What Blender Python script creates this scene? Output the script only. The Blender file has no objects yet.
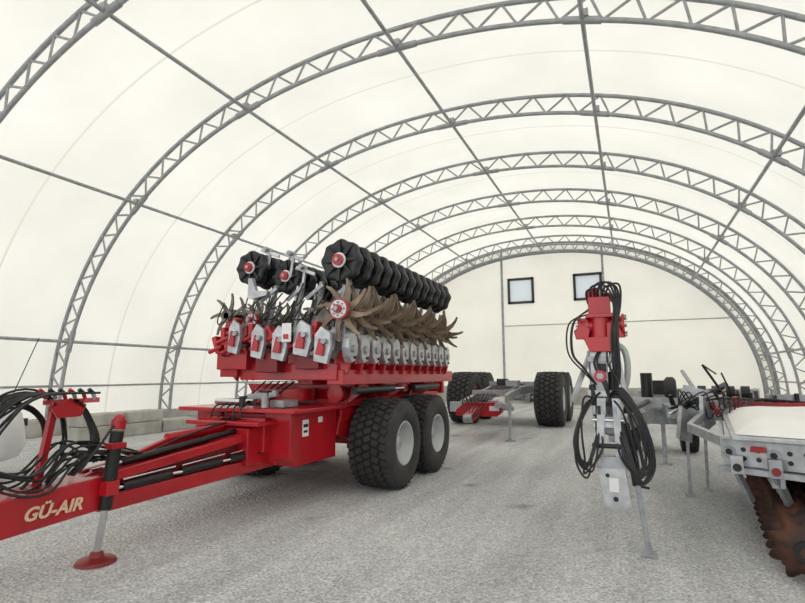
import bpy, math, random
from mathutils import Vector, Matrix
random.seed(7)
sc = bpy.context.scene
sc.view_settings.view_transform = 'Standard'
sc.view_settings.look = 'None'
V = Vector
# ------------------------------------------------------------------ materials
MATS = {}
def nt(name):
    m = bpy.data.materials.new(name); m.use_nodes = True
    MATS[name] = m
    return m, m.node_tree.nodes, m.node_tree.links
def simple(name, col, rough=0.5, metal=0.0, var=0.12, scale=6.0, bump=0.0, col2=None, coat=0.0):
    m, N, L = nt(name)
    b = N['Principled BSDF']
    tc = N.new('ShaderNodeTexCoord')
    nz = N.new('ShaderNodeTexNoise'); nz.inputs['Scale'].default_value = scale; nz.inputs['Detail'].default_value = 6
    L.new(tc.outputs['Object'], nz.inputs['Vector'])
    r = N.new('ShaderNodeValToRGB')
    c2 = col2 or tuple(c*(1-var*2) for c in col)
    r.color_ramp.elements[0].position = 0.35; r.color_ramp.elements[1].position = 0.65
    r.color_ramp.elements[0].color = (*c2, 1); r.color_ramp.elements[1].color = (*col, 1)
    L.new(nz.outputs['Fac'], r.inputs['Fac']); L.new(r.outputs['Color'], b.inputs['Base Color'])
    b.inputs['Roughness'].default_value = rough; b.inputs['Metallic'].default_value = metal
    b.inputs['Coat Weight'].default_value = coat
    if bump:
        bp = N.new('ShaderNodeBump'); bp.inputs['Strength'].default_value = bump; bp.inputs['Distance'].default_value = 0.01
        n2 = N.new('ShaderNodeTexNoise'); n2.inputs['Scale'].default_value = scale*8
        L.new(tc.outputs['Object'], n2.inputs['Vector'])
        L.new(n2.outputs['Fac'], bp.inputs['Height']); L.new(bp.outputs['Normal'], b.inputs['Normal'])
    return m
simple('red', (0.47, 0.009, 0.018), 0.30, 0, 0.12, 3, coat=0.25)
simple('dark_red', (0.22, 0.010, 0.014), 0.4, 0, 0.1, 3)
simple('black', (0.012, 0.012, 0.014), 0.45, 0, 0.2, 8)
simple('rubber', (0.046, 0.045, 0.045), 0.8, 0, 0.25, 5, 0.3, col2=(0.030,0.029,0.029))
simple('rubber_base', (0.017, 0.017, 0.017), 0.9, 0, 0.1, 5)
simple('roller_rubber', (0.020, 0.022, 0.025), 0.45, 0, 0.2, 9)
simple('galv', (0.42, 0.44, 0.46), 0.45, 0.6, 0.15, 12)
simple('truss_steel', (0.41, 0.425, 0.44), 0.5, 0.3, 0.12, 5)
simple('silver', (0.54, 0.56, 0.58), 0.35, 0.5, 0.15, 9)
simple('chrome', (0.7, 0.7, 0.72), 0.12, 1.0, 0.03, 5)
simple('rim_grey', (0.52, 0.53, 0.54), 0.4, 0.2, 0.05, 5)
simple('white_paint', (0.80, 0.81, 0.81), 0.35, 0, 0.05, 4)
simple('cream_white', (0.88, 0.875, 0.85), 0.5, 0, 0.03, 4)
simple('bronze', (0.31, 0.235, 0.165), 0.5, 0.35, 0.1, 6, col2=(0.17, 0.125, 0.09))
simple('tine_grey', (0.22, 0.205, 0.19), 0.45, 0.6, 0.1, 8, col2=(0.12,0.105,0.09))
simple('rust_disc', (0.12, 0.045, 0.026), 0.6, 0.4, 0.2, 5, col2=(0.024, 0.020, 0.019))
simple('concrete', (0.50, 0.485, 0.45), 0.9, 0, 0.15, 2.5, 0.4)
simple('kerb_brown', (0.34, 0.27, 0.18), 0.9, 0, 0.15, 2.5, 0.4)
simple('car_glass', (0.02, 0.025, 0.03), 0.08, 0, 0.1, 2)
simple('window_frame', (0.04, 0.04, 0.045), 0.5, 0, 0.1, 3)
simple('logo_gold', (0.80, 0.55, 0.38), 0.5, 0, 0.1, 3)
simple('teal_grey', (0.46, 0.50, 0.50), 0.4, 0.2, 0.1, 5)

def fabric(name, col, tcol, seam=True):
    m, N, L = nt(name)
    for n in list(N):
        if n.type == 'BSDF_PRINCIPLED': N.remove(n)
    out = [n for n in N if n.type == 'OUTPUT_MATERIAL'][0]
    tc = N.new('ShaderNodeTexCoord')
    nz = N.new('ShaderNodeTexNoise'); nz.inputs['Scale'].default_value = 0.45; nz.inputs['Detail'].default_value = 5
    L.new(tc.outputs['Object'], nz.inputs['Vector'])
    r = N.new('ShaderNodeValToRGB')
    r.color_ramp.elements[0].position = 0.3; r.color_ramp.elements[1].position = 0.7
    r.color_ramp.elements[0].color = (0.91, 0.91, 0.895, 1); r.color_ramp.elements[1].color = (1, 1, 1, 1)
    L.new(nz.outputs['Fac'], r.inputs['Fac'])
    fac = r.outputs['Color']
    if seam:
        sp = N.new('ShaderNodeSeparateXYZ'); L.new(tc.outputs['Object'], sp.inputs[0])
        a = N.new('ShaderNodeMath'); a.operation = 'ADD'; a.inputs[1].default_value = -9.0+3.65*10+3.65*0.55
        L.new(sp.outputs['Y'], a.inputs[0])
        md = N.new('ShaderNodeMath'); md.operation = 'MODULO'; md.inputs[1].default_value = 3.65
        L.new(a.outputs[0], md.inputs[0])
        lt = N.new('ShaderNodeMath'); lt.operation = 'LESS_THAN'; lt.inputs[1].default_value = 0.05
        L.new(md.outputs[0], lt.inputs[0])
        mx = N.new('ShaderNodeMix'); mx.data_type = 'RGBA'
        L.new(lt.outputs[0], mx.inputs['Factor']); L.new(fac, mx.inputs['A']); mx.inputs['B'].default_value = (0.82, 0.81, 0.78, 1)
        fac = mx.outputs['Result']
    def tint(c):
        mm = N.new('ShaderNodeMix'); mm.data_type = 'RGBA'; mm.blend_type = 'MULTIPLY'; mm.inputs['Factor'].default_value = 1
        L.new(fac, mm.inputs['A']); mm.inputs['B'].default_value = (*c, 1)
        return mm.outputs['Result']
    d = N.new('ShaderNodeBsdfDiffuse'); t = N.new('ShaderNodeBsdfTranslucent')
    L.new(tint(col), d.inputs['Color']); L.new(tint(tcol), t.inputs['Color'])
    bp = N.new('ShaderNodeBump'); bp.inputs['Strength'].default_value = 0.5; bp.inputs['Distance'].default_value = 0.08
    n2 = N.new('ShaderNodeTexNoise'); n2.inputs['Scale'].default_value = 1.3
    L.new(tc.outputs['Object'], n2.inputs['Vector']); L.new(n2.outputs['Fac'], bp.inputs['Height'])
    L.new(bp.outputs['Normal'], d.inputs['Normal'])
    ms = N.new('ShaderNodeMixShader'); ms.inputs['Fac'].default_value = 0.5
    L.new(d.outputs[0], ms.inputs[1]); L.new(t.outputs[0], ms.inputs[2]); L.new(ms.outputs[0], out.inputs['Surface'])
    return m
fabric('fabric', (0.88, 0.87, 0.825), (0.93, 0.912, 0.84))
fabric('fabric_end', (0.86, 0.85, 0.79), (0.86, 0.835, 0.74), False)
fabric('pane', (0.85, 0.88, 0.92), (0.93, 0.97, 1.0), False)

def gravel():
    m, N, L = nt('gravel')
    b = N['Principled BSDF']; b.inputs['Roughness'].default_value = 0.95
    tc = N.new('ShaderNodeTexCoord')
    def noise(s, d=6, vec=None):
        n = N.new('ShaderNodeTexNoise'); n.inputs['Scale'].default_value = s; n.inputs['Detail'].default_value = d
        L.new(vec or tc.outputs['Object'], n.inputs['Vector']); return n
    def ramp(src, p0, c0, p1, c1):
        r = N.new('ShaderNodeValToRGB'); e = r.color_ramp.elements
        e[0].position = p0; e[1].position = p1; e[0].color = (*c0, 1); e[1].color = (*c1, 1)
        L.new(src, r.inputs['Fac']); return r.outputs['Color']
    def mul(a, c):
        x = N.new('ShaderNodeMix'); x.data_type = 'RGBA'; x.blend_type = 'MULTIPLY'; x.inputs['Factor'].default_value = 1
        L.new(a, x.inputs['A']); L.new(c, x.inputs['B']); return x.outputs['Result']
    base = ramp(noise(0.5).outputs['Fac'], 0.3, (0.52, 0.53, 0.54), 0.7, (0.63, 0.64, 0.645))
    fine = ramp(noise(45, 8).outputs['Fac'], 0.36, (0.62, 0.62, 0.62), 0.60, (1.15, 1.15, 1.14))
    vo = N.new('ShaderNodeTexVoronoi'); vo.inputs['Scale'].default_value = 28
    L.new(tc.outputs['Object'], vo.inputs['Vector'])
    st = ramp(vo.outputs['Color'], 0.1, (0.80, 0.80, 0.80), 0.9, (1.15, 1.14, 1.12))
    mp = N.new('ShaderNodeMapping'); mp.inputs['Scale'].default_value = (2.6, 0.22, 1); mp.inputs['Rotation'].default_value = (0, 0, 0.12)
    L.new(tc.outputs['Object'], mp.inputs['Vector'])
    tr = ramp(noise(1.0, 3, mp.outputs[0]).outputs['Fac'], 0.35, (0.84, 0.84, 0.84), 0.6, (1.04, 1.04, 1.04))
    spots = ramp(noise(1.1, 2).outputs['Fac'], 0.27, (0.60, 0.59, 0.57), 0.34, (1, 1, 1))
    c = mul(mul(mul(mul(base, fine), st), tr), spots)
    L.new(c, b.inputs['Base Color'])
    bp = N.new('ShaderNodeBump'); bp.inputs['Strength'].default_value = 0.7; bp.inputs['Distance'].default_value = 0.025
    ad = N.new('ShaderNodeMath'); ad.operation = 'ADD'
    L.new(noise(30, 8).outputs['Fac'], ad.inputs[0]); L.new(vo.outputs['Distance'], ad.inputs[1])
    L.new(ad.outputs[0], bp.inputs['Height']); L.new(bp.outputs['Normal'], b.inputs['Normal'])
gravel()

# ------------------------------------------------------------------ mesh builder
class B:
    def __init__(s): s.v=[]; s.f=[]; s.m=[]; s.s=[]; s.slots=[]
    def mi(s, mat):
        if mat not in s.slots: s.slots.append(mat)
        return s.slots.index(mat)
    def add(s, vs, fs, mat, smooth=False):
        o=len(s.v); s.v += [tuple(v) for v in vs]; k=s.mi(mat)
        for f in fs:
            s.f.append(tuple(i+o for i in f)); s.m.append(k); s.s.append(smooth)
    def box(s, c, size, mat, R=None):
        hx,hy,hz=[d/2 for d in size]; c=V(c)
        vs=[]
        for x,y,z in [(-1,-1,-1),(1,-1,-1),(1,1,-1),(-1,1,-1),(-1,-1,1),(1,-1,1),(1,1,1),(-1,1,1)]:
            p=V((x*hx,y*hy,z*hz))
            if R is not None: p=R@p
            vs.append(c+p)
        s.add(vs,[(0,3,2,1),(4,5,6,7),(0,1,5,4),(1,2,6,5),(2,3,7,6),(3,0,4,7)],mat)
    def bb(s, x0,x1,y0,y1,z0,z1,mat):
        s.box(((x0+x1)/2,(y0+y1)/2,(z0+z1)/2),(x1-x0,y1-y0,z1-z0),mat)
    def frame(s, d, up=(0,0,1)):
        d=d.normalized(); up=V(up)
        if abs(d.dot(up))>0.99: up=V((0,1,0))
        r=d.cross(up).normalized(); u=r.cross(d).normalized()
        return r,u
    def beam(s,p1,p2,w,h,mat,up=(0,0,1),w2=None,h2=None):
        p1=V(p1);p2=V(p2); r,u=s.frame(p2-p1,up); w2=w2 or w; h2=h2 or h
        vs=[p1-r*w/2-u*h/2,p1+r*w/2-u*h/2,p1+r*w/2+u*h/2,p1-r*w/2+u*h/2,
            p2-r*w2/2-u*h2/2,p2+r*w2/2-u*h2/2,p2+r*w2/2+u*h2/2,p2-r*w2/2+u*h2/2]
        s.add(vs,[(0,1,2,3),(7,6,5,4),(0,4,5,1),(1,5,6,2),(2,6,7,3),(3,7,4,0)],mat)
    def cyl(s,p1,p2,r,mat,n=14,r2=None,caps=True):
        p1=V(p1);p2=V(p2); a,u=s.frame(p2-p1); r2=r if r2 is None else r2
        vs=[]
        for i in range(n):
            t=2*math.pi*i/n; d=a*math.cos(t)+u*math.sin(t)
            vs.append(p1+d*r); vs.append(p2+d*r2)
        fs=[(2*i,2*((i+1)%n),2*((i+1)%n)+1,2*i+1) for i in range(n)]
        s.add(vs,fs,mat,True)
        if caps:
            s.add([vs[2*i] for i in range(n)],[tuple(reversed(range(n)))],mat)
            s.add([vs[2*i+1] for i in range(n)],[tuple(range(n))],mat)
    def tube(s,pts,r,mat,n=7,smooth=6):
        pts=[V(p) for p in pts]
        if smooth and len(pts)>2:
            P=[pts[0]]+pts+[pts[-1]]; out=[]
            for i in range(1,len(P)-2):
                a,b,c,d=P[i-1],P[i],P[i+1],P[i+2]
                for k in range(smooth):
                    t=k/smooth
                    out.append(0.5*((2*b)+(c-a)*t+(2*a-5*b+4*c-d)*t*t+(3*b-a-3*c+d)*t**3))
            out.append(pts[-1]); pts=out
        vs=[]; rr=None
        for i,p in enumerate(pts):
            d=(pts[min(i+1,len(pts)-1)]-pts[max(i-1,0)])
            if d.length<1e-6: d=V((0,0,1))
            d.normalize()
            if rr is None: rr,_=s.frame(d)
            rr=(rr-d*rr.dot(d)).normalized(); u=d.cross(rr)
            for k in range(n):
                t=2*math.pi*k/n; vs.append(p+rr*r*math.cos(t)+u*r*math.sin(t))
        fs=[]
        for i in range(len(pts)-1):
            for k in range(n):
                fs.append((i*n+k,i*n+(k+1)%n,(i+1)*n+(k+1)%n,(i+1)*n+k))
        s.add(vs,fs,mat,True)
    def lathe(s,prof,org,axis,mat,n=32,scal=None,smooth=True,phase=0):
        org=V(org); ax=V(axis).normalized(); a,u=s.frame(ax); vs=[]
        for (r,x) in prof:
            for k in range(n):
                t=2*math.pi*k/n+phase; q=r*(scal(t,r) if scal else 1)
                vs.append(org+ax*x+(a*math.cos(t)+u*math.sin(t))*q)
        fs=[]
        for i in range(len(prof)-1):
            for k in range(n):
                fs.append((i*n+k,i*n+(k+1)%n,(i+1)*n+(k+1)%n,(i+1)*n+k))
        s.add(vs,fs,mat,smooth)
    def prism(s,poly,org,ux,uy,th,mat):
        org=V(org);ux=V(ux);uy=V(uy);w=ux.cross(uy).normalized(); n=len(poly)
        a=[org+ux*x+uy*y-w*th/2 for x,y in poly]; b=[p+w*th for p in a]
        fs=[tuple(reversed(range(n))),tuple(range(n,2*n))]+[(i,(i+1)%n,n+(i+1)%n,n+i) for i in range(n)]
        s.add(a+b,fs,mat)
    def sph(s,c,r,mat,n=12,m=8,sc=(1,1,1)):
        c=V(c)
        prof=[(max(1e-4,math.sin(math.pi*i/m)),-math.cos(math.pi*i/m)) for i in range(m+1)]
        vs=[c+V((p[0]*math.cos(2*math.pi*k/n)*r*sc[0],p[0]*math.sin(2*math.pi*k/n)*r*sc[1],p[1]*r*sc[2])) for p in prof for k in range(n)]
        fs=[(i*n+k,i*n+(k+1)%n,(i+1)*n+(k+1)%n,(i+1)*n+k) for i in range(m) for k in range(n)]
        s.add(vs,fs,mat,True)
    def mesh(s,name):
        me=bpy.data.meshes.new(name); me.from_pydata(s.v,[],s.f)
        for mn in s.slots: me.materials.append(MATS[mn])
        me.polygons.foreach_set('material_index',s.m); me.polygons.foreach_set('use_smooth',s.s)
        me.validate(); me.update(); return me
    def obj(s,name,parent=None,bevel=0,loc=None):
        return put(s.mesh(name),name,parent,bevel,loc)
def put(me,name,parent=None,bevel=0,loc=None,rot=None):
    o=bpy.data.objects.new(name,me); sc.collection.objects.link(o)
    if parent: o.parent=parent
    if loc: o.location=loc
    if rot: o.rotation_euler=rot
    if bevel:
        b=o.modifiers.new('bevel','BEVEL'); b.width=bevel; b.segments=2; b.limit_method='ANGLE'; b.angle_limit=math.radians(50)
    return o
def empty(name,loc=(0,0,0),rot=(0,0,0)):
    o=bpy.data.objects.new(name,None); sc.collection.objects.link(o); o.location=loc; o.rotation_euler=rot; return o

# ------------------------------------------------------------------ hall shell
CX=-4.15; A=9.9; Bh=7.98; Z0=0.42; TH=0.46; NE=2.15
Y_END=29.0; S=3.65; Y_ARCH=[9.0+S*i for i in range(-4,6)]
def ell(t,off=0.0):
    c,s_=math.cos(t),max(0,math.sin(t))
    return CX-(A+off)*math.copysign(abs(c)**(2/NE),c), Z0+(Bh+off)*s_**(2/NE)
b=B(); b.add([(-45,-25,0),(45,-25,0),(45,60,0),(-45,60,0)],[(0,1,2,3)],'gravel'); b.obj('floor')

# membrane
b=B(); n=96
Y_START=Y_ARCH[0]-0.2
edges=[Y_START]+Y_ARCH[1:]+[Y_END]
rows=[]
for i in range(len(edges)-1):
    for k in range(6):
        f=k/6; rows.append((edges[i]+(edges[i+1]-edges[i])*f, 0.10*math.sin(math.pi*f)))
rows.append((Y_END,0))
vs=[]
for (y,sag) in rows:
    x,z=ell(0,TH+0.06); vs.append((x,y,0.02))
    for k in range(n+1):
        x,z=ell(math.pi*k/n,TH+0.06-sag); vs.append((x,y,z))
    x,z=ell(math.pi,TH+0.06); vs.append((x,y,0.02))
w=n+3
fs=[(i*w+k,i*w+k+1,(i+1)*w+k+1,(i+1)*w+k) for i in range(len(rows)-1) for k in range(w-1)]
b.add(vs,fs,'fabric',True); b.obj('ceiling')

# truss arches
b=B(); NP=40
def P(t,off): x,z=ell(t,off); return V((x,0,z))
N2=NP*2
for off,r in ((0,0.050),(TH,0.050)):
    b.tube([P(math.pi*k/N2,off) for k in range(N2+1)],r,'truss_steel',8,0)
for k in range(NP):
    t0=math.pi*k/NP; t1=math.pi*(k+0.5)/NP; t2=math.pi*(k+1)/NP
    b.cyl(P(t0,0),P(t1,TH),0.026,'truss_steel',6,caps=False); b.cyl(P(t1,TH),P(t2,0),0.026,'truss_steel',6,caps=False)
for t in (0,math.pi):
    p=P(t,TH/2); b.box((p.x,0,Z0+0.01),(TH+0.3,0.3,0.03),'truss_steel')
    b.beam(P(t,0),P(t,TH),0.05,0.05,'truss_steel')
me=b.mesh('roof_truss_arch')
for y in Y_ARCH: put(me,'roof_truss_arch',loc=(0,y,0))

# purlins
def t_of_dx(dx):
    q=math.copysign(min(1,abs(dx/A))**(NE/2),-dx); return math.acos(q)
PT=[t_of_dx(d) for d in (-9.65,-7.40,-3.90,0.05,3.72,7.20,9.65)]
b=B()
for t in PT:
    x,z=ell(t,0.0)
    b.cyl((x,Y_START,z),(x,Y_END-0.05,z),0.042,'truss_steel',8)
    for y in Y_ARCH:
        x2,z2=ell(t,0.1); b.box((x2,y,z2),(0.14,0.16,0.14),'truss_steel')
        dt=0.035
        for sgn in (-1,1):
            xa,za=ell(t+sgn*dt,0.0); b.cyl((x,y,z),(xa,y,za),0.07,'truss_steel',8)
b.obj('roof_purlin')
b=B()
for t in (0.085,math.pi-0.085):
    x,z=ell(t,TH-0.02); b.cyl((x,Y_START,z),(x,Y_END-0.05,z),0.03,'truss_steel',8)
b.obj('trim_1')

# base blocks
for nm,side in (('baseboard_left',-1),('baseboard_right',1)):
    b=B(); y=Y_START; xc=CX+side*(A+TH/2-0.05)
    while y<Y_END-0.3:
        L_=min(1.78,Y_END-0.3-y); b.bb(xc-0.35,xc+0.33,y,y+L_-0.03,0,Z0,'concrete' if side<0 else 'kerb_brown'); y+=1.8
    b.obj(nm,bevel=0.02)
# stacked concrete blocks standing inside the left wall
b=B()
for k in range(5):
    y=8.2+k*1.22; b.bb(-12.6,-12.0,y,y+1.17,0,0.32,'concrete')
    if k!=2: b.bb(-12.58,-12.02,y+.1,y+1.2,0.33,0.62,'concrete')
b.obj('concrete_block_stack',bevel=0.025)

# end wall with window openings
WIN=[(-5.45,6.3),(-1.85,6.3)]; WS=1.35
xs=[CX-(A+TH)*math.cos(math.pi*k/80) for k in range(81)]
for wx,wz in WIN: xs+=[wx-WS/2,wx+WS/2]
xs=sorted(set(round(x,4) for x in xs))
b=B()
def ztop(x):
    q=1-(abs(x-CX)/(A+TH+0.01))**NE
    return Z0+(Bh+TH)*max(0,q)**(1/NE)
for i in range(len(xs)-1):
    x0,x1=xs[i],xs[i+1]; xm=(x0+x1)/2; z0,z1=ztop(x0),ztop(x1); hole=None
    for wx,wz in WIN:
        if abs(xm-wx)<WS/2: hole=(wz-WS/2,wz+WS/2)
    if hole:
        b.add([(x0,Y_END,0),(x1,Y_END,0),(x1,Y_END,hole[0]),(x0,Y_END,hole[0])],[(0,1,2,3)],'fabric_end')
        b.add([(x0,Y_END,hole[1]),(x1,Y_END,hole[1]),(x1,Y_END,z1),(x0,Y_END,z0)],[(0,1,2,3)],'fabric_end')
    else:
        b.add([(x0,Y_END,0),(x1,Y_END,0),(x1,Y_END,z1),(x0,Y_END,z0)],[(0,1,2,3)],'fabric_end')
b.obj('wall_back')
for i,(wx,wz) in enumerate(WIN):
    b=B(); h=WS/2; y=Y_END-0.03
    for a in (-1,1):
        b.box((wx+a*h,y,wz),(0.13,0.12,WS+0.13),'window_frame'); b.box((wx,y,wz+a*h),(WS+0.13,0.12,0.13),'window_frame')
    b.box((wx,y+0.02,wz),(WS,0.02,WS),'pane'); b.obj('window_%d'%(i+1))
b=B(); y=Y_END-0.1
for px in (-6.5,-1.05):
    b.bb(px-0.06,px+0.06,y-0.05,y+0.05,0 if px<-3 else 4.3,ztop(px)-0.1,'truss_steel')
b.bb(-6.5,CX+8.7,y-0.01,y+0.02,4.28,4.33,'truss_steel')
b.obj('trim_2')
b=B(); b.bb(CX-9.6,CX+9.6,Y_END-.16,Y_END-.02,0,.9,'concrete'); b.obj('baseboard_back')
# gable arch: heavier double truss
b=B()
for y in (Y_END-0.55,Y_END-0.15):
    for off,r in ((-0.05,0.07),(TH-0.02,0.07)):
        b.tube([V((ell(math.pi*k/88,off)[0],y,ell(math.pi*k/88,off)[1])) for k in range(89)],r,'truss_steel',8,0)
for k in range(60):
    t0=math.pi*k/60; t1=math.pi*(k+.5)/60; t2=math.pi*(k+1)/60
    for y in (Y_END-0.55,):
        a=ell(t0,0);c=ell(t1,TH);d=ell(t2,0)
        b.cyl((a[0],y,a[1]),(c[0],y,c[1]),0.03,'truss_steel',6,caps=False); b.cyl((c[0],y,c[1]),(d[0],y,d[1]),0.03,'truss_steel',6,caps=False)
        b.cyl((a[0],y,a[1]),(d[0],Y_END-.15,d[1]),0.03,'truss_steel',6,caps=False)
b.obj('gable_truss_arch')

# ------------------------------------------------------------------ wheels
def wheel_mesh(name,R,W,rim,hub='rim_grey',rows=5,cols=36):
    b=B(); h=W/2
    b.lathe([(R*.945,-h*.8),(R*.955,-h*.5),(R*.957,0),(R*.955,h*.5),(R*.945,h*.8)],(0,0,0),(1,0,0),'rubber_base',48)
    for s_ in (-1,1):
        b.lathe([(rim,s_*h*.80),(rim*1.04,s_*h*.92),(rim+(R-rim)*.35,s_*h),(rim+(R-rim)*.7,s_*h*.98),(R*.92,s_*h*.90),(R*.945,s_*h*.8)],(0,0,0),(1,0,0),'rubber',48)
    for r_ in range(rows):
        xc=-h*.90+ (r_+.5)*(2*h*.90)/rows; bw=2*h*.90/rows*.76
        for c in range(cols):
            t=2*math.pi*(c+(r_%2)*.5)/cols; a=V((0,math.cos(t),math.sin(t))); tg=V((0,-math.sin(t),math.cos(t)))
            Rm=Matrix((V((1,0,0)),tg,a)).transposed()
            sk=Matrix.Rotation(0.4*(1 if xc>0 else -1),3,'Z')
            b.box(V((xc,0,0))+a*(R*.972 if 0<r_<rows-1 else R*.955),(bw,2*math.pi*R/cols*.6,R*.05),'rubber',Rm@sk)
    for s_ in (1,-1):
        b.lathe([(rim*1.06,s_*h*.86),(rim*1.0,s_*h*.93),(rim*.93,s_*h*.90),(rim*.88,s_*h*.45),(rim*.62,s_*h*.30),(rim*.45,s_*h*.34),(rim*.34,s_*h*.36),(rim*.30,s_*h*.62),(rim*.0001,s_*h*.64)],(0,0,0),(1,0,0),hub,40)
        for k in range(8):
            t=2*math.pi*k/8; p=V((s_*h*.30,math.cos(t)*rim*.42,math.sin(t)*rim*.42)); b.cyl(p,p+V((s_*.05,0,0)),.016,'galv',6)
    return b.mesh(name)
# ------------------------------------------------------------------ LEFT: folding soil aerator
M=empty('folding_soil_aerator',(-4.45,0,0))
wm=wheel_mesh('aerator_wheel',0.63,0.66,0.30)
i=0
for x in (-1.16,1.16):
    for y in (6.85,8.22):
        i+=1; put(wm,'wheel_%d'%i,M,loc=(x,y,0.63))
# drawbar
b=B()
b.beam((0,1.35,.48),(0,3.3,.58),0.36,0.28,'red')
b.beam((0,1.2,.48),(0,1.5,.48),0.2,0.12,'red')
for s_ in (-1,1):
    b.beam((s_*.16,3.2,.48),(s_*.34,5.3,.55),0.05,0.14,'red')
    b.beam((s_*.16,3.2,.69),(s_*.34,5.3,.92),0.06,0.09,'red')
    b.beam((s_*.10,3.2,.60),(s_*.26,5.3,.72),0.02,0.30,'dark_red')
    for k in range(3):
        y0=3.35+k*.62; y1=y0+.5; x=.205+.085*(y0-3.2)
        b.cyl((s_*(x-.01),y0,.59+.05*(y0-3.2)),(s_*(x+.03),y1,.59+.05*(y1-3.2)),.038,'black',10)
        b.cyl((s_*(x-.03),y0-.1,.59+.045*(y0-3.2)),(s_*(x),y0,.59+.05*(y0-3.2)),.016,'chrome',8)
        b.cyl((s_*(x-.01),y0,.65+.05*(y0-3.2)),(s_*(x+.03),y1+.05,.65+.06*(y1-3.2)),.010,'chrome',8)
b.beam((0,3.2,.42),(0,5.3,.50),0.36,0.04,'red',w2=.72)
b.cyl((0,4.0,.94),(0,5.3,1.0),.05,'red',12)
b.cyl((.12,3.4,.80),(.2,5.2,.98),.032,'black',10); b.cyl((.12,3.1,.77),(.12,3.4,.80),.018,'chrome',8)
b.beam((0,3.1,.66),(0,4.2,.95),0.06,0.10,'red')
b.obj('drawbar',M,0.012)
t=bpy.data.curves.new('lettering','FONT'); t.body='GÜ-AIR'; t.size=0.135; t.extrude=0.003; t.shear=.3; t.offset=.004; t.materials.append(MATS['logo_gold'])
o=bpy.data.objects.new('logo_lettering',t); sc.collection.objects.link(o); o.parent=M
o.matrix_local=Matrix(((0,0,1,.186),(1,.05,0,2.54),(.05,1,0,.49),(0,0,0,1)))
# jack stand
b=B()
b.cyl((.12,3.22,1.10),(.08,3.20,.55),.055,'black',16); b.cyl((.12,3.22,1.12),(.125,3.225,1.20),.062,'red',16); b.sph((.125,3.225,1.20),.05,'red')
b.cyl((.08,3.20,.55),(.03,3.18,.06),.030,'chrome',14); b.cyl((.085,3.2,.62),(.07,3.195,.44),.052,'black',16); b.lathe([(.0001,.10),(.05,.09),(.06,.05),(.15,.03),(.165,0),(.0001,0)],(.03,3.18,0),(0,0,1),'dark_red',24)
b.box((.10,3.2,.62),(.10,.12,.12),'red'); b.box((.14,3.2,.98),(.10,.14,.05),'red')
b.tube([(.14,3.16,1.15),(.2,3.0,1.0),(.12,2.9,.8)],.012,'black')
for v in range(len(b.v)): b.v[v]=(b.v[v][0]+.14,b.v[v][1],b.v[v][2])
b.obj('jack_stand',M,0.004)
# hose holder + hose loops
b=B()
b.beam((-.05,2.75,.60),(-.05,2.85,1.36),.05,.05,'red'); b.beam((-.12,2.80,1.36),(.22,3.05,1.38),.04,.04,'red'); b.prism([(0,0),(.2,0),(.24,.10),(.1,.16),(-.05,.08)],(.1,2.78,1.24),(0,1,0),(0,0,1),.02,'red')
for k in range(6):
    b.cyl((-.1+.06*k,2.80+.045*k,1.39),(-.1+.06*k,2.78+.045*k,1.44),.016,'galv' if k%2 else 'red',8)
    b.cyl((-.1+.06*k,2.78+.045*k,1.44),(-.1+.06*k,2.74+.045*k,1.47),.018,'black' if k%3 else 'red',8)
for k in range(13):
    x=-.12+.03*k; e=random.uniform(-.07,.07); dpt=random.uniform(.50,.90); g=random.uniform(-.08,.08)
    b.tube([(x,2.80+.02*k,1.44),(x-.04+e,2.58+g,1.42),(x-.12,2.36+e,1.20),(x-.14,2.28+e,.98),(x-.12+e,2.40+g,1.42-dpt),(x+.0,2.65+e,1.35-dpt),(x+e,2.95,1.40-dpt*.7),(.05+e,3.2+.05*k,.82)],.0105,'black',6)
for k in range(5):
    e=random.uniform(-.05,.05); rr=.26+.03*k
    b.tube([(-.22+e+.02*k,2.62+rr*math.cos(a_)*1.0+e,1.02+e+rr*math.sin(a_)*1.15) for a_ in [j*math.pi/6 for j in range(13)]],.0105,'black',6,3)
for k in range(7):
    e=random.uniform(-.05,.05)
    b.tube([(-.02+.03*k,2.9,1.38),(.02+e,3.08,1.25),(.1,3.12+e,.98),(.0+e,3.0,.74)],.010,'black',6)
b.obj('hose_bundle',M)
# chassis
b=B()
b.bb(-.45,.45,5.0,10.0,.68,1.08,'red')
b.prism([(5.12,.62),(5.25,.50),(6.15,.50),(6.15,1.138),(5.12,1.138)],(.54,0,0),(0,1,0),(0,0,1),.40,'red')
b.prism([(5.12,.62),(5.25,.50),(6.15,.50),(6.15,1.138),(5.12,1.138)],(-.54,0,0),(0,1,0),(0,0,1),.40,'red')
b.bb(-.5,.5,5.18,5.7,.52,1.12,'red')
b.bb(-.90,.90,4.95,6.2,1.14,1.19,'red'); b.bb(-.55,.55,4.75,5.2,1.00,1.05,'red'); b.bb(-.38,.38,4.8,5.2,.55,.98,'red')
b.bb(-.85,.85,6.21,9.9,1.15,1.26,'red')
for s_ in (-1,1):
    b.bb(s_*.72-.06,s_*.72+.06,6.21,9.9,.95,1.13,'red')
    b.beam((s_*.70,6.18,.9),(s_*.70,7.55,.55),.12,.25,'red'); b.beam((s_*.6,6.8,.63),(s_*.6,8.25,.63),.14,.24,'red')
for y in (6.85,8.22): b.cyl((-1.0,y,.63),(1.0,y,.63),.06,'red',14)
b.bb(-.5,.5,10.01,10.4,.6,1.2,'red'); b.bb(-.85,.85,10.2,10.3,1.21,1.5,'red')
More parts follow.
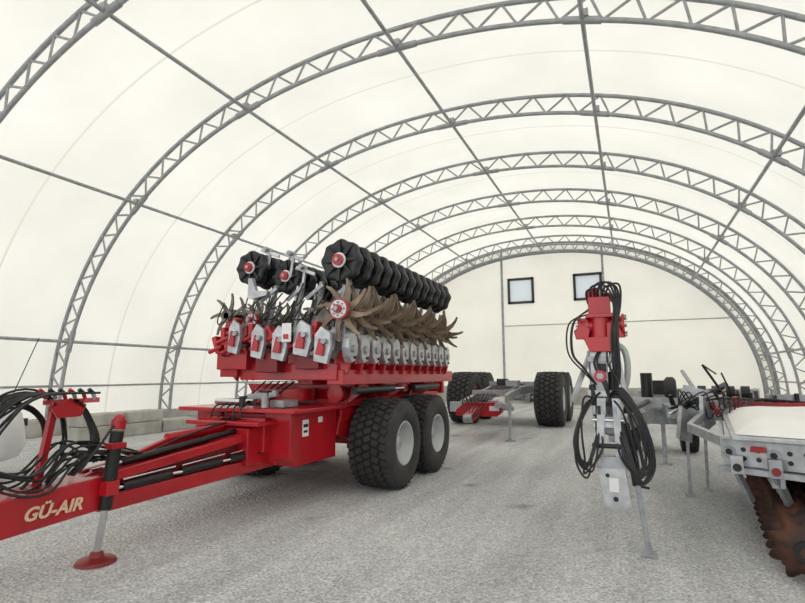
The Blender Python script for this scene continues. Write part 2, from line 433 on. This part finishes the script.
# turntable / lift pedestal
b.cyl((0,6.0,1.24),(0,6.0,1.40),.42,'red',32); b.cyl((0,8.7,1.24),(0,8.7,1.42),.45,'red',32)
for y in (6.35,7.2,8.1,9.0):
    b.prism([(-.8,1.24),(.8,1.24),(.95,1.46),(-.95,1.46)],(0,y,0),(1,0,0),(0,0,1),.10,'red')
b.cyl((.78,6.05,1.32),(.78,6.9,1.38),.10,'dark_red',18); b.cyl((.8,7.3,1.36),(.8,8.3,1.36),.09,'red',18)
for y in (6.0,6.95,7.25,8.35): b.cyl((.8,y,1.34),(.8,y+.05,1.34),.12,'red',18)
b.obj('chassis',M,0.012)
b=B()
b.box((.742,5.42,.94),(.006,.13,.20),'white_paint'); b.box((.742,5.75,1.02),(.006,.1,.07),'white_paint')
b.box((.746,5.42,.97),(.004,.10,.04),'black'); b.box((.746,5.42,.90),(.004,.08,.03),'black')
b.cyl((.40,5.05,1.20),(.40,5.05,1.38),.045,'galv',12); b.cyl((.40,5.05,1.38),(.40,5.05,1.40),.08,'black',12); b.cyl((.1,5.0,1.2),(.1,5.0,1.33),.04,'black',12)
b.beam((-.1,5.35,1.3),(.35,5.35,1.36),.06,.08,'galv'); b.box((.5,5.3,1.24),(.2,.3,.08),'galv'); b.cyl((-.4,5.1,1.26),(.2,5.1,1.26),.04,'chrome',10)
for k in range(5): b.tube([(-.3+.12*k,4.9,1.07),(-.25+.1*k,4.95,1.22),(-.2+.1*k,5.3,1.24),(-.2+.12*k,5.8,1.5)],.011,'black',6)
for k in range(4): b.tube([(-.1+.06*k,3.5,.78),(-.12+.07*k,4.2,.90+.02*k),(-.15+.08*k,5.0,1.07)],.011,'black',6)
b.obj('fittings',M,0.004)
# upper wing frame
b=B()
b.bb(-.50,1.05,5.62,5.88,1.52,1.74,'red'); b.bb(-.82,-.30,5.5,5.9,1.66,1.92,'red'); b.bb(-.80,-.5,5.55,9.6,1.56,1.72,'red')
b.bb(-.1,.25,5.45,5.7,1.62,1.86,'dark_red'); b.bb(.5,.85,5.5,5.7,1.66,1.84,'dark_red')
b.bb(-.75,1.05,9.6,9.85,1.50,1.76,'red')
for x in (1.0,): b.bb(x-.11,x+.13,5.65,10.0,1.46,1.66,'red')
for x in (.35,): b.bb(x-.12,x+.12,5.95,9.55,1.45,1.7,'red')
for k in range(13):
    y=5.70+.345*k
    if k<12: b.prism([(0,1.6),(.16,1.6),(.20,1.80),(.10,1.98),(.0,1.82)],(1.02,y,0),(1,0,0),(0,0,1),.05,'red')
    if k<11: b.prism([(0,1.6),(.1,1.5),(.2,1.85),(.1,2.1),(-.1,1.95)],(-.72,y,0),(1,0,0),(0,0,1),.05,'red')
for y in (6.4,7.7,9.0): b.beam((1.08,y,1.46),(.75,y-.1,1.2),.12,.12,'red')
b.cyl((1.1,6.0,1.38),(1.1,7.2,1.38),.05,'black',12); b.cyl((1.1,7.2,1.38),(1.1,7.6,1.38),.025,'chrome',8)
b.cyl((1.1,8.0,1.38),(1.1,9.2,1.38),.05,'black',12)
b.obj('wing_frame',M,0.012)

def star(b,c,R,n,ph,mat,th=.018,hub=True,lean=.30):
    c=V(c)
    for k in range(n):
        t=ph+2*math.pi*k/n
        def q(r,a): return (r*math.cos(t+a),r*math.sin(t+a))
        r0=R*.25
        poly=[q(r0,-.46),q(R*.55,-.14+lean*.3),q(R*.85,-.06+lean*.8),q(R,-.015+lean),q(R*.97,.05+lean),q(R*.78,.08+lean*.7),q(R*.5,.17+lean*.3),q(r0,.46)]
        b.prism(poly,c,(1,0,0),(0,0,1),th,mat)
    b.cyl(c-V((0,.05,0)),c+V((0,.05,0)),R*.28,mat,18)
def hubcap(b,c,r):
    c=V(c); b.cyl(c,c-V((0,.05,0)),r,'red',24); b.cyl(c-V((0,.05,0)),c-V((0,.06,0)),r*.86,'white_paint',24); b.cyl(c-V((0,.06,0)),c-V((0,.10,0)),r*.42,'red',24); b.cyl(c-V((0,.10,0)),c-V((0,.13,0)),r*.22,'galv',16)
    for k in range(8):
        t=2*math.pi*k/8; p=c+V((math.cos(t)*r*.65,-.06,math.sin(t)*r*.65)); b.cyl(p,p-V((0,.03,0)),r*.09,'galv',6)
# roller rows (black press wheels)
def roller(b,x,z,y0,n,sp,R):
    b.cyl((x,y0-.02,z),(x,y0+n*sp,z),.05,'black',10)
    for k in range(n):
        y=y0+k*sp
        sc_=lambda t,r: 1+ (0.05*math.cos(8*t) if r>.12 else 0)
        b.lathe([(.06,-.02),(R*.5,-.03),(R*.72,-.055),(R*.95,-.06),(R*1.02,-.02),(R*1.02,.05),(R*.93,.10),(R*.6,.11),(.06,.10)],(x,y,z),(0,1,0),'roller_rubber',48,sc_,True,k*.22)
        for j in range(8):
            t=2*math.pi*j/8+k*.22
            d=V((math.cos(t),0,math.sin(t)))
            b.beam(V((x,y-.055,z))+d*R*.3,V((x,y-.07,z))+d*R*.95,.035,.02,'black',(0,1,0))
    c=V((x,y0-.06,z)); b.cyl(c,c-V((0,.02,0)),R*.36,'white_paint',20); b.cyl(c-V((0,.02,0)),c-V((0,.06,0)),R*.27,'red',20); b.cyl(c-V((0,.06,0)),c-V((0,.08,0)),R*.10,'galv',12)
b=B(); roller(b,1.11,3.05,5.60,13,.295,.275); roller(b,-.55,3.14,5.85,12,.30,.25); roller(b,-.02,3.0,6.0,11,.30,.24)
b.obj('press_roller_rows',M)
b=B()
for k in range(14): star(b,(1.19,5.52+k*.29,2.40),.41,8,.35+k*.31,'bronze')
for k in range(13): star(b,(.78,5.75+k*.29,2.34),.38,8,.1+k*.31,'bronze' if k%3 else 'tine_grey')
b.cyl((1.19,5.5,2.40),(1.19,9.4,2.40),.05,'black',10)
hubcap(b,(1.19,5.46,2.40),.13)
for k in range(12):
    star(b,(-.88,5.75+k*.32,2.44),.34,7,.2+k*.4,'tine_grey'); star(b,(-.30,5.7+k*.32,2.34),.34,7,.5+k*.35,'tine_grey')
b.cyl((-.88,5.7,2.44),(-.88,9.5,2.44),.05,'black',10); b.cyl((-.30,5.6,2.34),(-.30,9.5,2.34),.05,'black',10)
hubcap(b,(-.30,5.62,2.34),.10)
b.obj('aerator_star_rows',M)
# silver castings and lift arms
b=B()
tear=[(-.02,.0),(.06,.03),(.12,.12),(.135,.24),(.10,.34),(.04,.38),(-.05,.37),(-.11,.30),(-.12,.19),(-.09,.08)]
for k in range(12):
    y=5.68+k*.335
    b.prism([(p[0],p[1]) for p in tear],(1.20,y,1.74),(0,1,0),(0,0,1),.10,'silver')
    b.cyl((1.24,y,1.92),(1.28,y,1.92),.05,'galv',12); b.cyl((1.25,y+.04,1.81),(1.27,y+.04,1.81),.02,'black',8)
    b.box((1.14,y+.17,1.88),(.12,.05,.30),'red')
    b.beam((1.0,y,2.15),(1.12,y,2.75),.05,.05,'galv'); b.beam((.95,y,1.9),(1.0,y,2.2),.09,.09,'silver')
    b.prism([(-.12,0),(.1,0),(.14,.2),(.0,.42),(-.14,.2)],(.62,y,1.82),(1,0,0),(0,0,1),.08,'silver')
# front-face cast brackets
for (x,z,s_) in ((.98,1.86,.9),(.68,1.95,1.0),(.33,1.90,.9),(-.02,1.93,.8),(-.42,2.0,.75)):
    b.prism([(-.13*s_,-.1),(.08*s_,-.14),(.14*s_,.06),(.12*s_,.25),(-.02,.33),(-.12*s_,.22)],(x,5.40,z),(1,0,0),(0,0,1),.06,'silver')
    b.prism([(-.06*s_,-.02),(.06*s_,-.04),(.08*s_,.08),(.0,.18)],(x-.02,5.35,z+.0),(1,0,0),(0,0,1),.04,'red')
    b.cyl((x+.05,5.38,z+.14),(x+.05,5.32,z+.14),.035,'galv',10); b.box((x,5.5,z-.02),(.06,.2,.06),'galv')
for x in (-.15,.30,.62,1.06):
    b.beam((x,5.72,2.0),(x+.04,5.85,2.85),.06,.05,'galv'); b.beam((x-.1,5.68,2.60),(x+.10,5.78,2.8),.05,.05,'galv')
    b.cyl((x-.12,5.7,2.1),(x-.04,5.8,2.6),.03,'black',10); b.cyl((x-.05,5.79,2.55),(x-.02,5.82,2.82),.016,'chrome',8)
# top silver clamps
for x,z in ((-.35,3.42),(.08,3.32),(.28,3.1)):
    b.beam((x-.1,5.9,z),(x+.16,6.0,z-.10),.04,.05,'silver'); b.beam((x,5.92,z-.35),(x+.03,5.95,z),.04,.04,'silver'); b.cyl((x,5.85,z),(x,6.0,z),.035,'galv',10)
b.prism([(0,0),(.24,.04),(.26,.1),(.05,.12),(-.02,.3),(-.08,.3),(-.08,.02)],(-.26,5.55,2.62),(1,0,0),(0,0,1),.07,'silver')
b.box((.50,5.30,2.12),(.14,.02,.24),'white_paint'); b.box((.50,5.285,2.07),(.08,.01,.06),'red'); b.box((.50,5.4,2.12),(.05,.2,.05),'galv')
b.bb(.90,1.05,5.6,9.6,2.02,2.16,'silver'); b.bb(-.68,-.54,5.7,9.6,1.98,2.12,'red'); b.bb(-.3,-.15,5.6,9.6,2.0,2.1,'silver')
b.obj('cast_brackets',M,0.006)
b=B()
for k in range(12):
    y=5.68+k*.335
    b.box((-.78,y,2.15),(.10,.05,.4),'red'); b.cyl((-.82,y,1.95),(-.82,y,2.3),.035,'red',8)
for x,z in ((-.80,2.0),(-.68,2.12),(-.5,2.25),(-.6,1.98),(-.2,2.15),(.12,2.12),(.42,2.0),(.8,2.15)):
    b.box((x,5.5,z),(.07,.12,.24),'red',Matrix.Rotation(random.uniform(-.5,.5),3,'Y')); b.cyl((x-.1,5.44,z-.1),(x+.12,5.44,z-.02),.03,'red',8)
for k in range(22):
    x=random.uniform(-.8,.9); z=random.uniform(1.95,2.8); e=random.uniform(-.3,.3)
    b.tube([(x,5.62,z),(x+e*.4,5.45,z-.2),(x+e,5.55,z-.12),(x+e*1.3,5.75,z+.15)],.010,'black',6)
b.obj('hydraulic_parts',M,0.005)

# ------------------------------------------------------------------ CENTRE: tandem chassis
M=empty('tandem_axle_chassis',(-3.6,0,0))
wm=wheel_mesh('flotation_wheel',0.84,0.85,0.36,'rim_grey',5,30)
wr=wheel_mesh('flotation_wheel_red',0.84,0.85,0.36,'red',5,30)
i=0
for x in (-1.5,1.28):
    for y in (16.7,18.6):
        i+=1; put(wr if x<0 else wm,'wheel_%d'%i,M,loc=(x,y,0.84))
b=B()
for x in (-.45,.45): b.beam((x*.9,12.9,.82),(x,16,1.1),.14,.22,'galv'); b.bb(x-.07,x+.07,16,20,.98,1.22,'galv')
for y in (14,15.4,17,18.6,20): b.bb(-.45,.45,y-.06,y+.06,1.0,1.16,'galv')
for y in (16.7,18.6): b.cyl((-1.3,y,.84),(1.2,y,.84),.08,'galv',14)
for x in (-.6,.6): b.bb(x-.08,x+.08,16.5,18.8,.72,.98,'galv')
for k in range(6): b.tube([(-.3+.1*k,13.2,.95),(-.3+.1*k,14.5,1.12),(-.35+.12*k,16.5,1.25),(-.35+.12*k,18.5,1.26)],.018,'black',6)
b.bb(-.9,.9,17.6,17.9,1.2,1.35,'galv'); b.box((.3,15.8,1.32),(.35,.5,.18),'galv'); b.box((-.2,16.6,1.35),(.3,.4,.2),'black')
b.obj('galvanised_frame',M,.01)
b=B()
b.prism([(-.55,0),(.5,0),(.62,.1),(.62,.34),(-.3,.34),(-.55,.15)],(-.0,12.9,.55),(1,0,0),(0,0,1),.25,'red')
b.beam((0,12.0,.55),(0,12.9,.72),.2,.2,'red'); b.cyl((-.1,12.0,.55),(.1,12.0,.55),.1,'galv',16)
b.bb(-.5,.5,13.03,14.2,.7,.82,'red'); b.bb(.35,.6,13.05,13.3,.84,1.0,'white_paint'); b.box((.45,12.76,.75),(.25,.02,.12),'white_paint')
b.beam((.75,12.85,.75),(.75,13.0,.75),.3,.1,'galv')
b.beam((.86,12.65,.95),(.86,12.6,.03),.07,.07,'galv'); b.box((.86,12.6,.015),(.22,.22,.03),'galv')
b.bb(.5,.9,12.6,12.75,.78,.88,'galv')
b.bb(-1.6,-.9,15.4,15.7,.45,.75,'galv')
for k in range(7): b.tube([(-.3+.09*k,12.75,.9),(-.3+.1*k,12.5,1.05),(-.2+.09*k,12.3,.8),(-.15+.05*k,12.1,.6)],.016,'black',6)
b.obj('hitch',M,.012)

# ------------------------------------------------------------------ slurry distributor mast
M=empty('slurry_distributor_trailer',(-.24,5.3,0))
b=B()
# red head
b.cyl((-.20,0,2.06),(.20,0,2.07),.085,'red',24)
for x in (-.2,-.13,.13,.19): b.cyl((x,0,2.06),(x+.025,0,2.06),.115,'red',24)
b.cyl((0,0,1.94),(0,0,2.18),.11,'red',24)
b.box((0,0,2.25),(.20,.18,.18),'red'); b.cyl((-.05,0,2.32),(-.05,0,2.42),.06,'red',20); b.cyl((.07,0,2.30),(.07,0,2.38),.045,'dark_red',16)
b.box((.02,-.02,2.155),(.28,.22,.04),'red'); b.prism([(0,0),(.11,0),(.13,.10),(.05,.15),(-.02,.08)],(-.22,-.1,1.93),(1,0,0),(0,0,1),.04,'red')
b.prism([(0,0),(.15,0),(.10,.12),(.0,.14)],(.06,-.1,1.94),(1,0,0),(0,0,1),.05,'red')
b.prism([(-.16,0),(.16,0),(.12,-.14),(-.10,-.14)],(.0,-.06,1.95),(1,0,0),(0,0,1),.14,'red')
for k in range(8):
    t=2*math.pi*k/8; p=V((-.2,math.cos(t)*.095,2.06+math.sin(t)*.095)); b.cyl(p,p-V((.02,0,0)),.011,'galv',6)
for k in range(8):
    t=2*math.pi*k/8; p=V((.215,math.cos(t)*.095,2.06+math.sin(t)*.095)); b.cyl(p,p+V((.02,0,0)),.011,'galv',6)
b.cyl((-.02,-.1,1.58),(-.02,-.16,1.58),.055,'red',20); b.cyl((-.02,-.16,1.58),(-.02,-.18,1.58),.03,'galv',16)
b.obj('rotary_head',M,.006)
b=B()
b.box((-.03,0,1.62),(.15,.12,.42),'silver'); b.cyl((.08,.0,1.3),(.09,.02,1.88),.03,'chrome',14); b.cyl((.08,.0,1.3),(.085,.0,1.62),.048,'black',14)
b.box((.0,.05,1.3),(.16,.12,.5),'galv'); b.beam((-.08,-.02,1.86),(-.28,-.15,1.34),.03,.045,'silver'); b.beam((.12,-.02,1.86),(.20,0,1.3),.03,.045,'silver')
b.cyl((-.11,0,1.82),(-.09,-.04,1.45),.028,'galv',10); b.box((-.02,-.07,1.74),(.22,.05,.05),'galv'); b.box((0,-.08,1.66),(.07,.05,.08),'black')
b.box((-.0,-.06,1.42),(.28,.10,.06),'silver'); b.box((0,-.10,1.16),(.22,.07,.10),'silver')
b.prism([(-.11,0),(-.06,0),(.0,.62),(-.08,.62)],(.02,-.14,.76),(1,0,0),(0,0,1),.05,'silver'); b.prism([(.06,0),(.11,0),(.12,.62),(.05,.62)],(.02,-.14,.76),(1,0,0),(0,0,1),.05,'silver')
b.cyl((-.10,-.08,1.5),(-.05,-.13,1.0),.03,'black',12); b.cyl((-.05,-.13,1.0),(-.03,-.14,.82),.015,'chrome',12)
b.tube([(.11,.04,1.88),(.19,.06,1.84),(.22,.06,1.70),(.20,.08,1.52),(.13,.1,1.38)],.03,'teal_grey',12)
b.prism([(-.14,.34),(.09,.34),(.13,.02),(.04,-.02),(-.10,.0)],(.06,-.16,.42),(1,0,0),(0,0,1),.09,'silver')
b.box((.05,-.208,.62),(.08,.006,.12),'white_paint'); b.cyl((.06,-.2,.50),(.06,-.215,.50),.022,'black',10); b.cyl((.0,-.2,.70),(.0,-.215,.70),.018,'black',10)
b.prism([(-.09,0),(.12,0),(.12,.12),(-.09,.12)],(.04,-.13,.74),(1,0,0),(0,0,1),.12,'galv')
b.cyl((-.12,-.16,.95),(.18,-.16,.95),.022,'black',10); b.cyl((-.11,-.14,1.18),(.16,-.14,1.18),.018,'chrome',10)
for k in range(5): b.box((-.09+.045*k,-.15,1.27),(.03,.05,.08),'black' if k%2 else 'galv')
b.obj('mast_frame',M,.004)
b=B()
b.beam((.17,-.02,1.15),(.235,-.02,.60),.07,.07,'black'); b.beam((.235,-.02,.66),(.30,-.02,.05),.048,.048,'galv'); b.box((.305,-.02,.015),(.12,.14,.03),'galv'); b.box((.302,-.02,.05),(.06,.07,.05),'galv')
b.box((.12,-.0,1.0),(.2,.06,.06),'galv'); b.cyl((.2,-.02,.60),(.34,-.02,.58),.012,'black',8)
b.obj('parking_stand',M,.004)
b=B()
for k in range(8):
    e=random.uniform(-.03,.03); f=random.uniform(-.05,.05); dz=random.uniform(0,.38)
    b.tube([(-.06+e,-.12,1.40+e),(-.14+e,-.22,1.34+f),(-.22+f*.6,-.26,1.10),(-.22+f,-.26,.92-dz*.35),(-.16+e,-.24,.80-dz*.4),(-.07+f,-.2,.92),(-.05,-.12,1.15+e)],.0095,'black',6)
for k in range(13):
    e=random.uniform(-.03,.03); f=random.uniform(-.08,.08); dz=random.uniform(0,.36)
    b.tube([(.08+e,-.12,1.42+e),(.16+e,-.2,1.38+f),(.26+f,-.22,1.16),(.32+f*.9,-.2,.90-dz*.3),(.27+e,-.2,.74-dz*.3),(.17+f*.6,-.2,.85),(.12+e,-.14,1.1+f)],.0095,'black',6)
for k in range(5):
    e=random.uniform(-.04,.04)
    b.tube([(.02+e,-.08,1.85),(-.02+e*2,-.14,1.7),(.06+e*2,-.15,1.5),(.04-e,-.14,1.3)],.009,'black',6)
for k in range(6):
    e=random.uniform(-.04,.04)
    b.tube([(-.1+.03*k,-.05,2.3+e),(-.10+.04*k,-.12,2.42+e),(.04+.03*k,-.14,2.42+e),(.13+.012*k,-.12,2.25),(.12+e,-.14,1.95),(.12+e,-.12,1.6),(.10,-.1,1.4)],.010,'black',6)
for k in range(3):
    e=random.uniform(-.03,.03)
    b.tube([(-.1,-.08,2.2+e),(-.25+e,-.16,2.08),(-.27+e,-.16,1.8),(-.16,-.14,1.64+e),(-.06,-.1,1.5)],.008,'black',6)
b.obj('hydraulic_hoses',M)
b=B()
b.beam((.05,.1,1.1),(.35,3.5,.95),.14,.16,'galv'); b.beam((.35,3.5,.95),(.72,7.2,.9),.2,.22,'galv')
b.bb(.25,1.25,7.05,7.2,.55,.7,'galv'); b.bb(.55,.9,6.2,8.2,.62,.85,'galv'); b.bb(.3,1.2,6.4,6.5,.9,1.05,'galv')
b.box((.75,6.3,1.2),(.35,.4,.55),'black'); b.box((.45,5.6,1.15),(.22,.5,.3),'teal_grey'); b.cyl((.5,5.2,1.1),(.5,5.2,1.62),.1,'black',16)
b.tube([(.2,.3,1.25),(.32,2.0,1.2),(.45,4,1.15),(.6,6,1.1)],.04,'black',8)
b.obj('chassis_beam',M,.01)
ws=wheel_mesh('trailer_wheel',.45,.32,.24,'rim_grey',4,26)
put(ws,'wheel_1',M,loc=(.2,7.12,.45)); put(ws,'wheel_2',M,loc=(1.28,7.12,.45))

# ------------------------------------------------------------------ RIGHT: disc harrow
M=empty('folded_disc_harrow',(.78,5.55,0),(0,0,math.radians(-7)))
b=B()
b.prism([(0.02,-.02),(2.4,-.55),(2.4,3.2),(.0,3.2)],(0,0,1.03),(1,0,0),(0,1,0),.04,'silver')
b.obj('deck',M,.01)
# padded cream cover
b=B(); nx,ny=20,24; vs=[]
for j in range(ny+1):
    for i_ in range(nx+1):
        u=i_/nx; v=j/ny
        x=.06+2.3*u; y=(.08-.24*x)+(2.95+.2*u)*v
        ed=min(u*7,1,(1-u)*7,v*7,(1-v)*7); ed=max(0,ed)**.5
        z=1.055+.15*ed+.02*math.sin(9*u+3*v)*ed+.015*math.sin(14*v+5*u)*ed
        vs.append((x,y,z))
b.add(vs,[(j*(nx+1)+i_,j*(nx+1)+i_+1,(j+1)*(nx+1)+i_+1,(j+1)*(nx+1)+i_) for j in range(ny) for i_ in range(nx)],'cream_white',True)
b.obj('cover',M)
b=B()
def perf(p0,p1,h,nh):
    p0=V(p0);p1=V(p1); d=(p1-p0); L_=d.length; d.normalize(); nrm=V((d.y,-d.x,0))
    b.beam(p0,p1,.03,h,'silver')
    for k in range(nh):
        c=p0+d*L_*(k+.5)/nh
        if k%3==0:
            b.cyl(c-nrm*.012,c+nrm*.022,h*.24,'galv',14); b.cyl(c+nrm*.02,c+nrm*.026,h*.12,'black',12)
        else:
            b.cyl(c-nrm*.012+V((0,0,.03)),c+nrm*.018+V((0,0,.03)),h*.09,'black',10); b.cyl(c-nrm*.012-V((0,0,.05)),c+nrm*.018-V((0,0,.05)),h*.09,'black',10)
perf((-.05,.25,.90),(-.02,3.1,.90),.20,20)
perf((-.05,.25,.88),(2.4,-.60,.88),.24,22)
b.beam((-.08,.2,.73),(2.4,-.65,.71),.10,.05,'galv'); b.beam((-.05,.2,1.01),(2.4,-.64,1.01),.06,.03,'silver')
b.beam((-.35,1.4,.98),(.1,.3,.90),.06,.10,'silver'); b.beam((-.35,1.4,.98),(-.2,3.0,1.05),.06,.10,'galv')
b.prism([(0,0),(.12,0),(.11,.05),(.01,.05)],(.16,.13,.90),(1,-.34,0),(0,0,1),.02,'red')
b.prism([(0,0),(.16,0),(.14,.06),(.02,.06)],(.62,-.03,.80),(1,-.34,0),(0,0,1),.02,'red')
for k in range(5):
    x=.05+.28*k; y=.2-.34*x; b.box((x,y-.05,.78),(.10,.10,.16),'galv' if k%2 else 'silver'); b.cyl((x,y-.10,.76),(x,y-.13,.76),.035,'dark_red' if k%2 else 'black',12)
    b.beam((x,y,.70),(x+.1,y+.15,.42),.04,.06,'galv')
for x in (.3,1.5): b.bb(x,x+.1,0.1,3.2,.6,.72,'galv')
b.bb(.2,2.4,1.4,1.5,.55,.72,'galv'); b.bb(.2,2.4,2.9,3.0,.55,.72,'galv')
for k in range(9):
    y=.35+k*.32; b.beam((.35,y,.7),(.46,y-.04,.33),.04,.07,'galv'); b.cyl((.2,y,.72),(.2,y,.9),.03,'galv',8)
b.obj('perforated_frame',M,.004)
b=B()
def disc(c,R,ax):
    c=V(c); ax=V(ax).normalized()
    b.lathe([(.0001,-.05),(R*.4,-.045),(R*.78,-.01),(R,.03),(R*.98,.036),(R*.78,0),(R*.4,-.03),(.0001,-.035)],c,ax,'rust_disc',60,lambda t,r:1+(.16*math.cos(9*t) if r>R*.9 else 0),True)
    b.cyl(c-ax*.10,c+ax*.04,.045,'rust_disc',10); b.cyl(c-ax*.055,c-ax*.08,.08,'black',14)
for k in range(13):
    y=-.42+k*.28; disc((.44,y,.25),.225,(.05,.99,0)); disc((.92,y-.1,.25),.225,(-.15,.97,0)); disc((1.45,y-.2,.25),.225,(.15,.97,0)); disc((1.98,y-.3,.25),.225,(-.15,.97,0))
for x,o in ((.44,-.5),(.92,-.6),(1.45,-.7),(1.98,-.8)): b.cyl((x,o,.25),(x,3.1,.25),.03,'rust_disc',8)
b.obj('disc_gangs',M)
b=B()
for (x,y,h) in ((-.42,2.4,1.0),(-.22,2.9,.95)):
    b.beam((x,y,h),(x-.02,y,.03),.04,.04,'galv'); b.box((x-.02,y,.015),(.12,.12,.03),'galv')
b.bb(-.7,.4,3.0,3.12,.95,1.1,'galv'); b.beam((-.6,3.0,1.05),(-1.0,5.6,1.05),.1,.14,'galv'); b.beam((-.1,3.0,1.05),(-.5,5.6,1.05),.1,.14,'silver')
b.bb(-1.3,.6,4.2,4.32,1.0,1.2,'galv'); b.bb(-1.1,.6,5.6,5.72,1.0,1.2,'galv')
b.prism([(0,0),(.6,0),(.45,.3),(.1,.4)],(-.55,3.0,1.05),(1,0,0),(0,0,1),.06,'silver')
b.prism([(0,0),(.5,.1),(.35,.4),(.05,.5)],(-.25,2.6,.80),(.3,.95,0),(0,0,1),.05,'silver')
b.prism([(0,0),(.4,-.1),(.5,.25),(.15,.4)],(-.52,2.1,.78),(.3,.95,0),(0,0,1),.05,'galv')
for (x,y,z) in ((-.3,2.2,.95),(-.45,2.6,1.05),(-.1,3.0,1.2),(-.25,3.4,1.2),(.1,3.6,1.2)):
    b.cyl((x-.06,y,z),(x+.02,y,z),.06,'galv',12); b.cyl((x-.07,y,z),(x-.05,y,z),.03,'black',10)
b.cyl((-.5,2.6,1.12),(.1,4.6,1.42),.05,'black',12); b.cyl((-.62,2.2,1.06),(-.5,2.6,1.12),.025,'chrome',10)
b.cyl((-.2,3.2,1.15),(-.5,4.2,1.65),.03,'galv',10); b.cyl((-.05,2.5,1.1),(-.15,3.6,1.3),.04,'dark_red',10)
for k in range(7): b.beam((-.6+.22*k,3.5+.1*k,1.0),(-.66+.22*k,3.4,1.28+.05*(k%3)),.05,.05,'galv' if k%2 else 'black')
for k in range(5): b.cyl((-.5+.2*k,4.3,1.3),(-.38+.2*k,4.3,1.3),.11,'black',16)
b.bb(0.1,1.1,3.5,3.56,1.12,1.20,'red'); b.box((.2,3.3,1.2),(.1,.1,.16),'red'); b.bb(.6,2.6,3.9,4.0,1.12,1.3,'galv'); b.bb(1.3,2.8,4.1,4.2,1.1,1.3,'black')
for k in range(8): b.cyl((.4+.28*k,3.85,1.1),(.4+.28*k,3.85,1.32+.06*(k%2)),.03,'galv' if k%2 else 'black',8)
b.lathe([(.0001,-.1),(.15,-.09),(.2,-.05),(.2,.05),(.15,.09),(.0001,.1)],(-.72,4.6,1.35),(1,0,0),'rubber',24); b.beam((-.6,4.6,1.1),(-.72,4.6,1.35),.05,.05,'galv')
b.beam((.1,4.2,1.2),(-.2,4.0,1.75),.03,.03,'black'); b.beam((-.2,4.0,1.75),(-.02,3.9,1.6),.02,.02,'black'); b.beam((.2,4.2,1.2),(.05,4.0,1.62),.02,.02,'black')
for k in range(12):
    e=random.uniform(-.1,.1)
    b.tube([(-.6+e,2.9,1.1),(-.5+.06*k,2.7,1.3+e),(-.35+.05*k,2.75,1.05+e),(-.2+.06*k,3.2,1.25),(.0+.1*k,3.6,1.2)],.010,'black',6)
for x in (-.9,.5): b.beam((x,4.9,1.05),(x,4.9,.03),.07,.07,'galv'); b.box((x,4.9,.015),(.2,.2,.03),'galv')
b.obj('hitch_frame',M,.006)

# ------------------------------------------------------------------ white car (left edge)
M=empty('white_car',(-9.2,2.72,0))
b=B()
secs=[(2.25,.45,.82,.74),(2.15,.38,1.08,.84),(1.7,.3,1.20,.90),(1.0,.28,1.28,.93),(.0,.28,1.30,.93),(-1.2,.28,1.30,.93),(-1.9,.3,1.2,.91),(-2.2,.42,.95,.84)]
ring=[]
for (y,zb,zt,hw) in secs:
    r_=[(-hw*.9,zb),(-hw,zb+.12),(-hw,zt-.22),(-hw*.9,zt-.05),(-hw*.6,zt),(0,zt+.03),(hw*.6,zt),(hw*.9,zt-.05),(hw,zt-.22),(hw,zb+.12),(hw*.9,zb)]
    ring.append([(x,y,z) for x,z in r_])
nn=len(ring[0]); vs=[p for r_ in ring for p in r_]
fs=[(i*nn+k,i*nn+(k+1)%nn,(i+1)*nn+(k+1)%nn,(i+1)*nn+k) for i in range(len(ring)-1) for k in range(nn)]
fs+=[tuple(range(nn)),tuple(reversed(range((len(ring)-1)*nn,len(ring)*nn)))]
b.add(vs,fs,'white_paint',True)
cab=[(.95,1.26,.86,.01),(.25,1.70,.72,0),(-1.4,1.76,.72,0),(-2.1,1.16,.84,0)]
vs=[]
for (y,z,hw,_) in cab: vs+=[(-hw,y,z),(hw,y,z)]
vs+=[(-.88,.95,1.15),(.88,.95,1.15),(-.88,-2.1,1.15),(.88,-2.1,1.15)]
b.add(vs,[(0,1,3,2),(4,5,7,6)],'car_glass'); b.add(vs,[(2,3,5,4)],'white_paint'); b.add(vs,[(0,2,4,6),(1,7,5,3)],'car_glass')
for y in (.3,-.6,-1.5):
    for s_ in (-1,1): b.beam((s_*.88,y,1.18),(s_*.735,y-.05,1.72),.05,.08,'white_paint')
b.beam((.87,.95,1.24),(.73,.25,1.72),.06,.06,'white_paint'); b.beam((-.87,.95,1.24),(-.73,.25,1.72),.06,.06,'white_paint')
for s_ in (-1,1):
    b.box((s_*.62,2.18,.88),(.3,.12,.12),'chrome'); b.box((s_*.98,.75,1.32),(.16,.1,.12),'white_paint')
    for yy in (1.35,-1.4): b.cyl((s_*.80,yy,.36),(s_*.938,yy,.36),.38,'black',28)
b.box((0,2.24,.62),(.8,.06,.16),'black'); b.cyl((.72,1.95,1.10),(.90,2.2,2.15),.008,'black',6)
b.obj('body',M,.01)
cw=wheel_mesh('car_wheel',.34,.22,.22,'rim_grey',3,30)
i=0
for x in (-.86,.86):
    for y in (1.35,-1.4): i+=1; put(cw,'wheel_%d'%i,M,loc=(x,y,.34))

# ------------------------------------------------------------------ world
w=bpy.data.worlds.new('world'); sc.world=w; w.use_nodes=True
bg=w.node_tree.nodes['Background']; bg.inputs['Color'].default_value=(1.0,1.0,1.0,1); bg.inputs['Strength'].default_value=1.78

# ------------------------------------------------------------------ camera
cam=bpy.data.cameras.new('camera'); co=bpy.data.objects.new('camera',cam); sc.collection.objects.link(co)
cam.sensor_width=36; cam.lens=36*510/805; cam.clip_end=300
co.location=(0,0,1.6)
co.rotation_euler=(math.radians(90+8.1),0,math.radians(23.87))
sc.camera=co
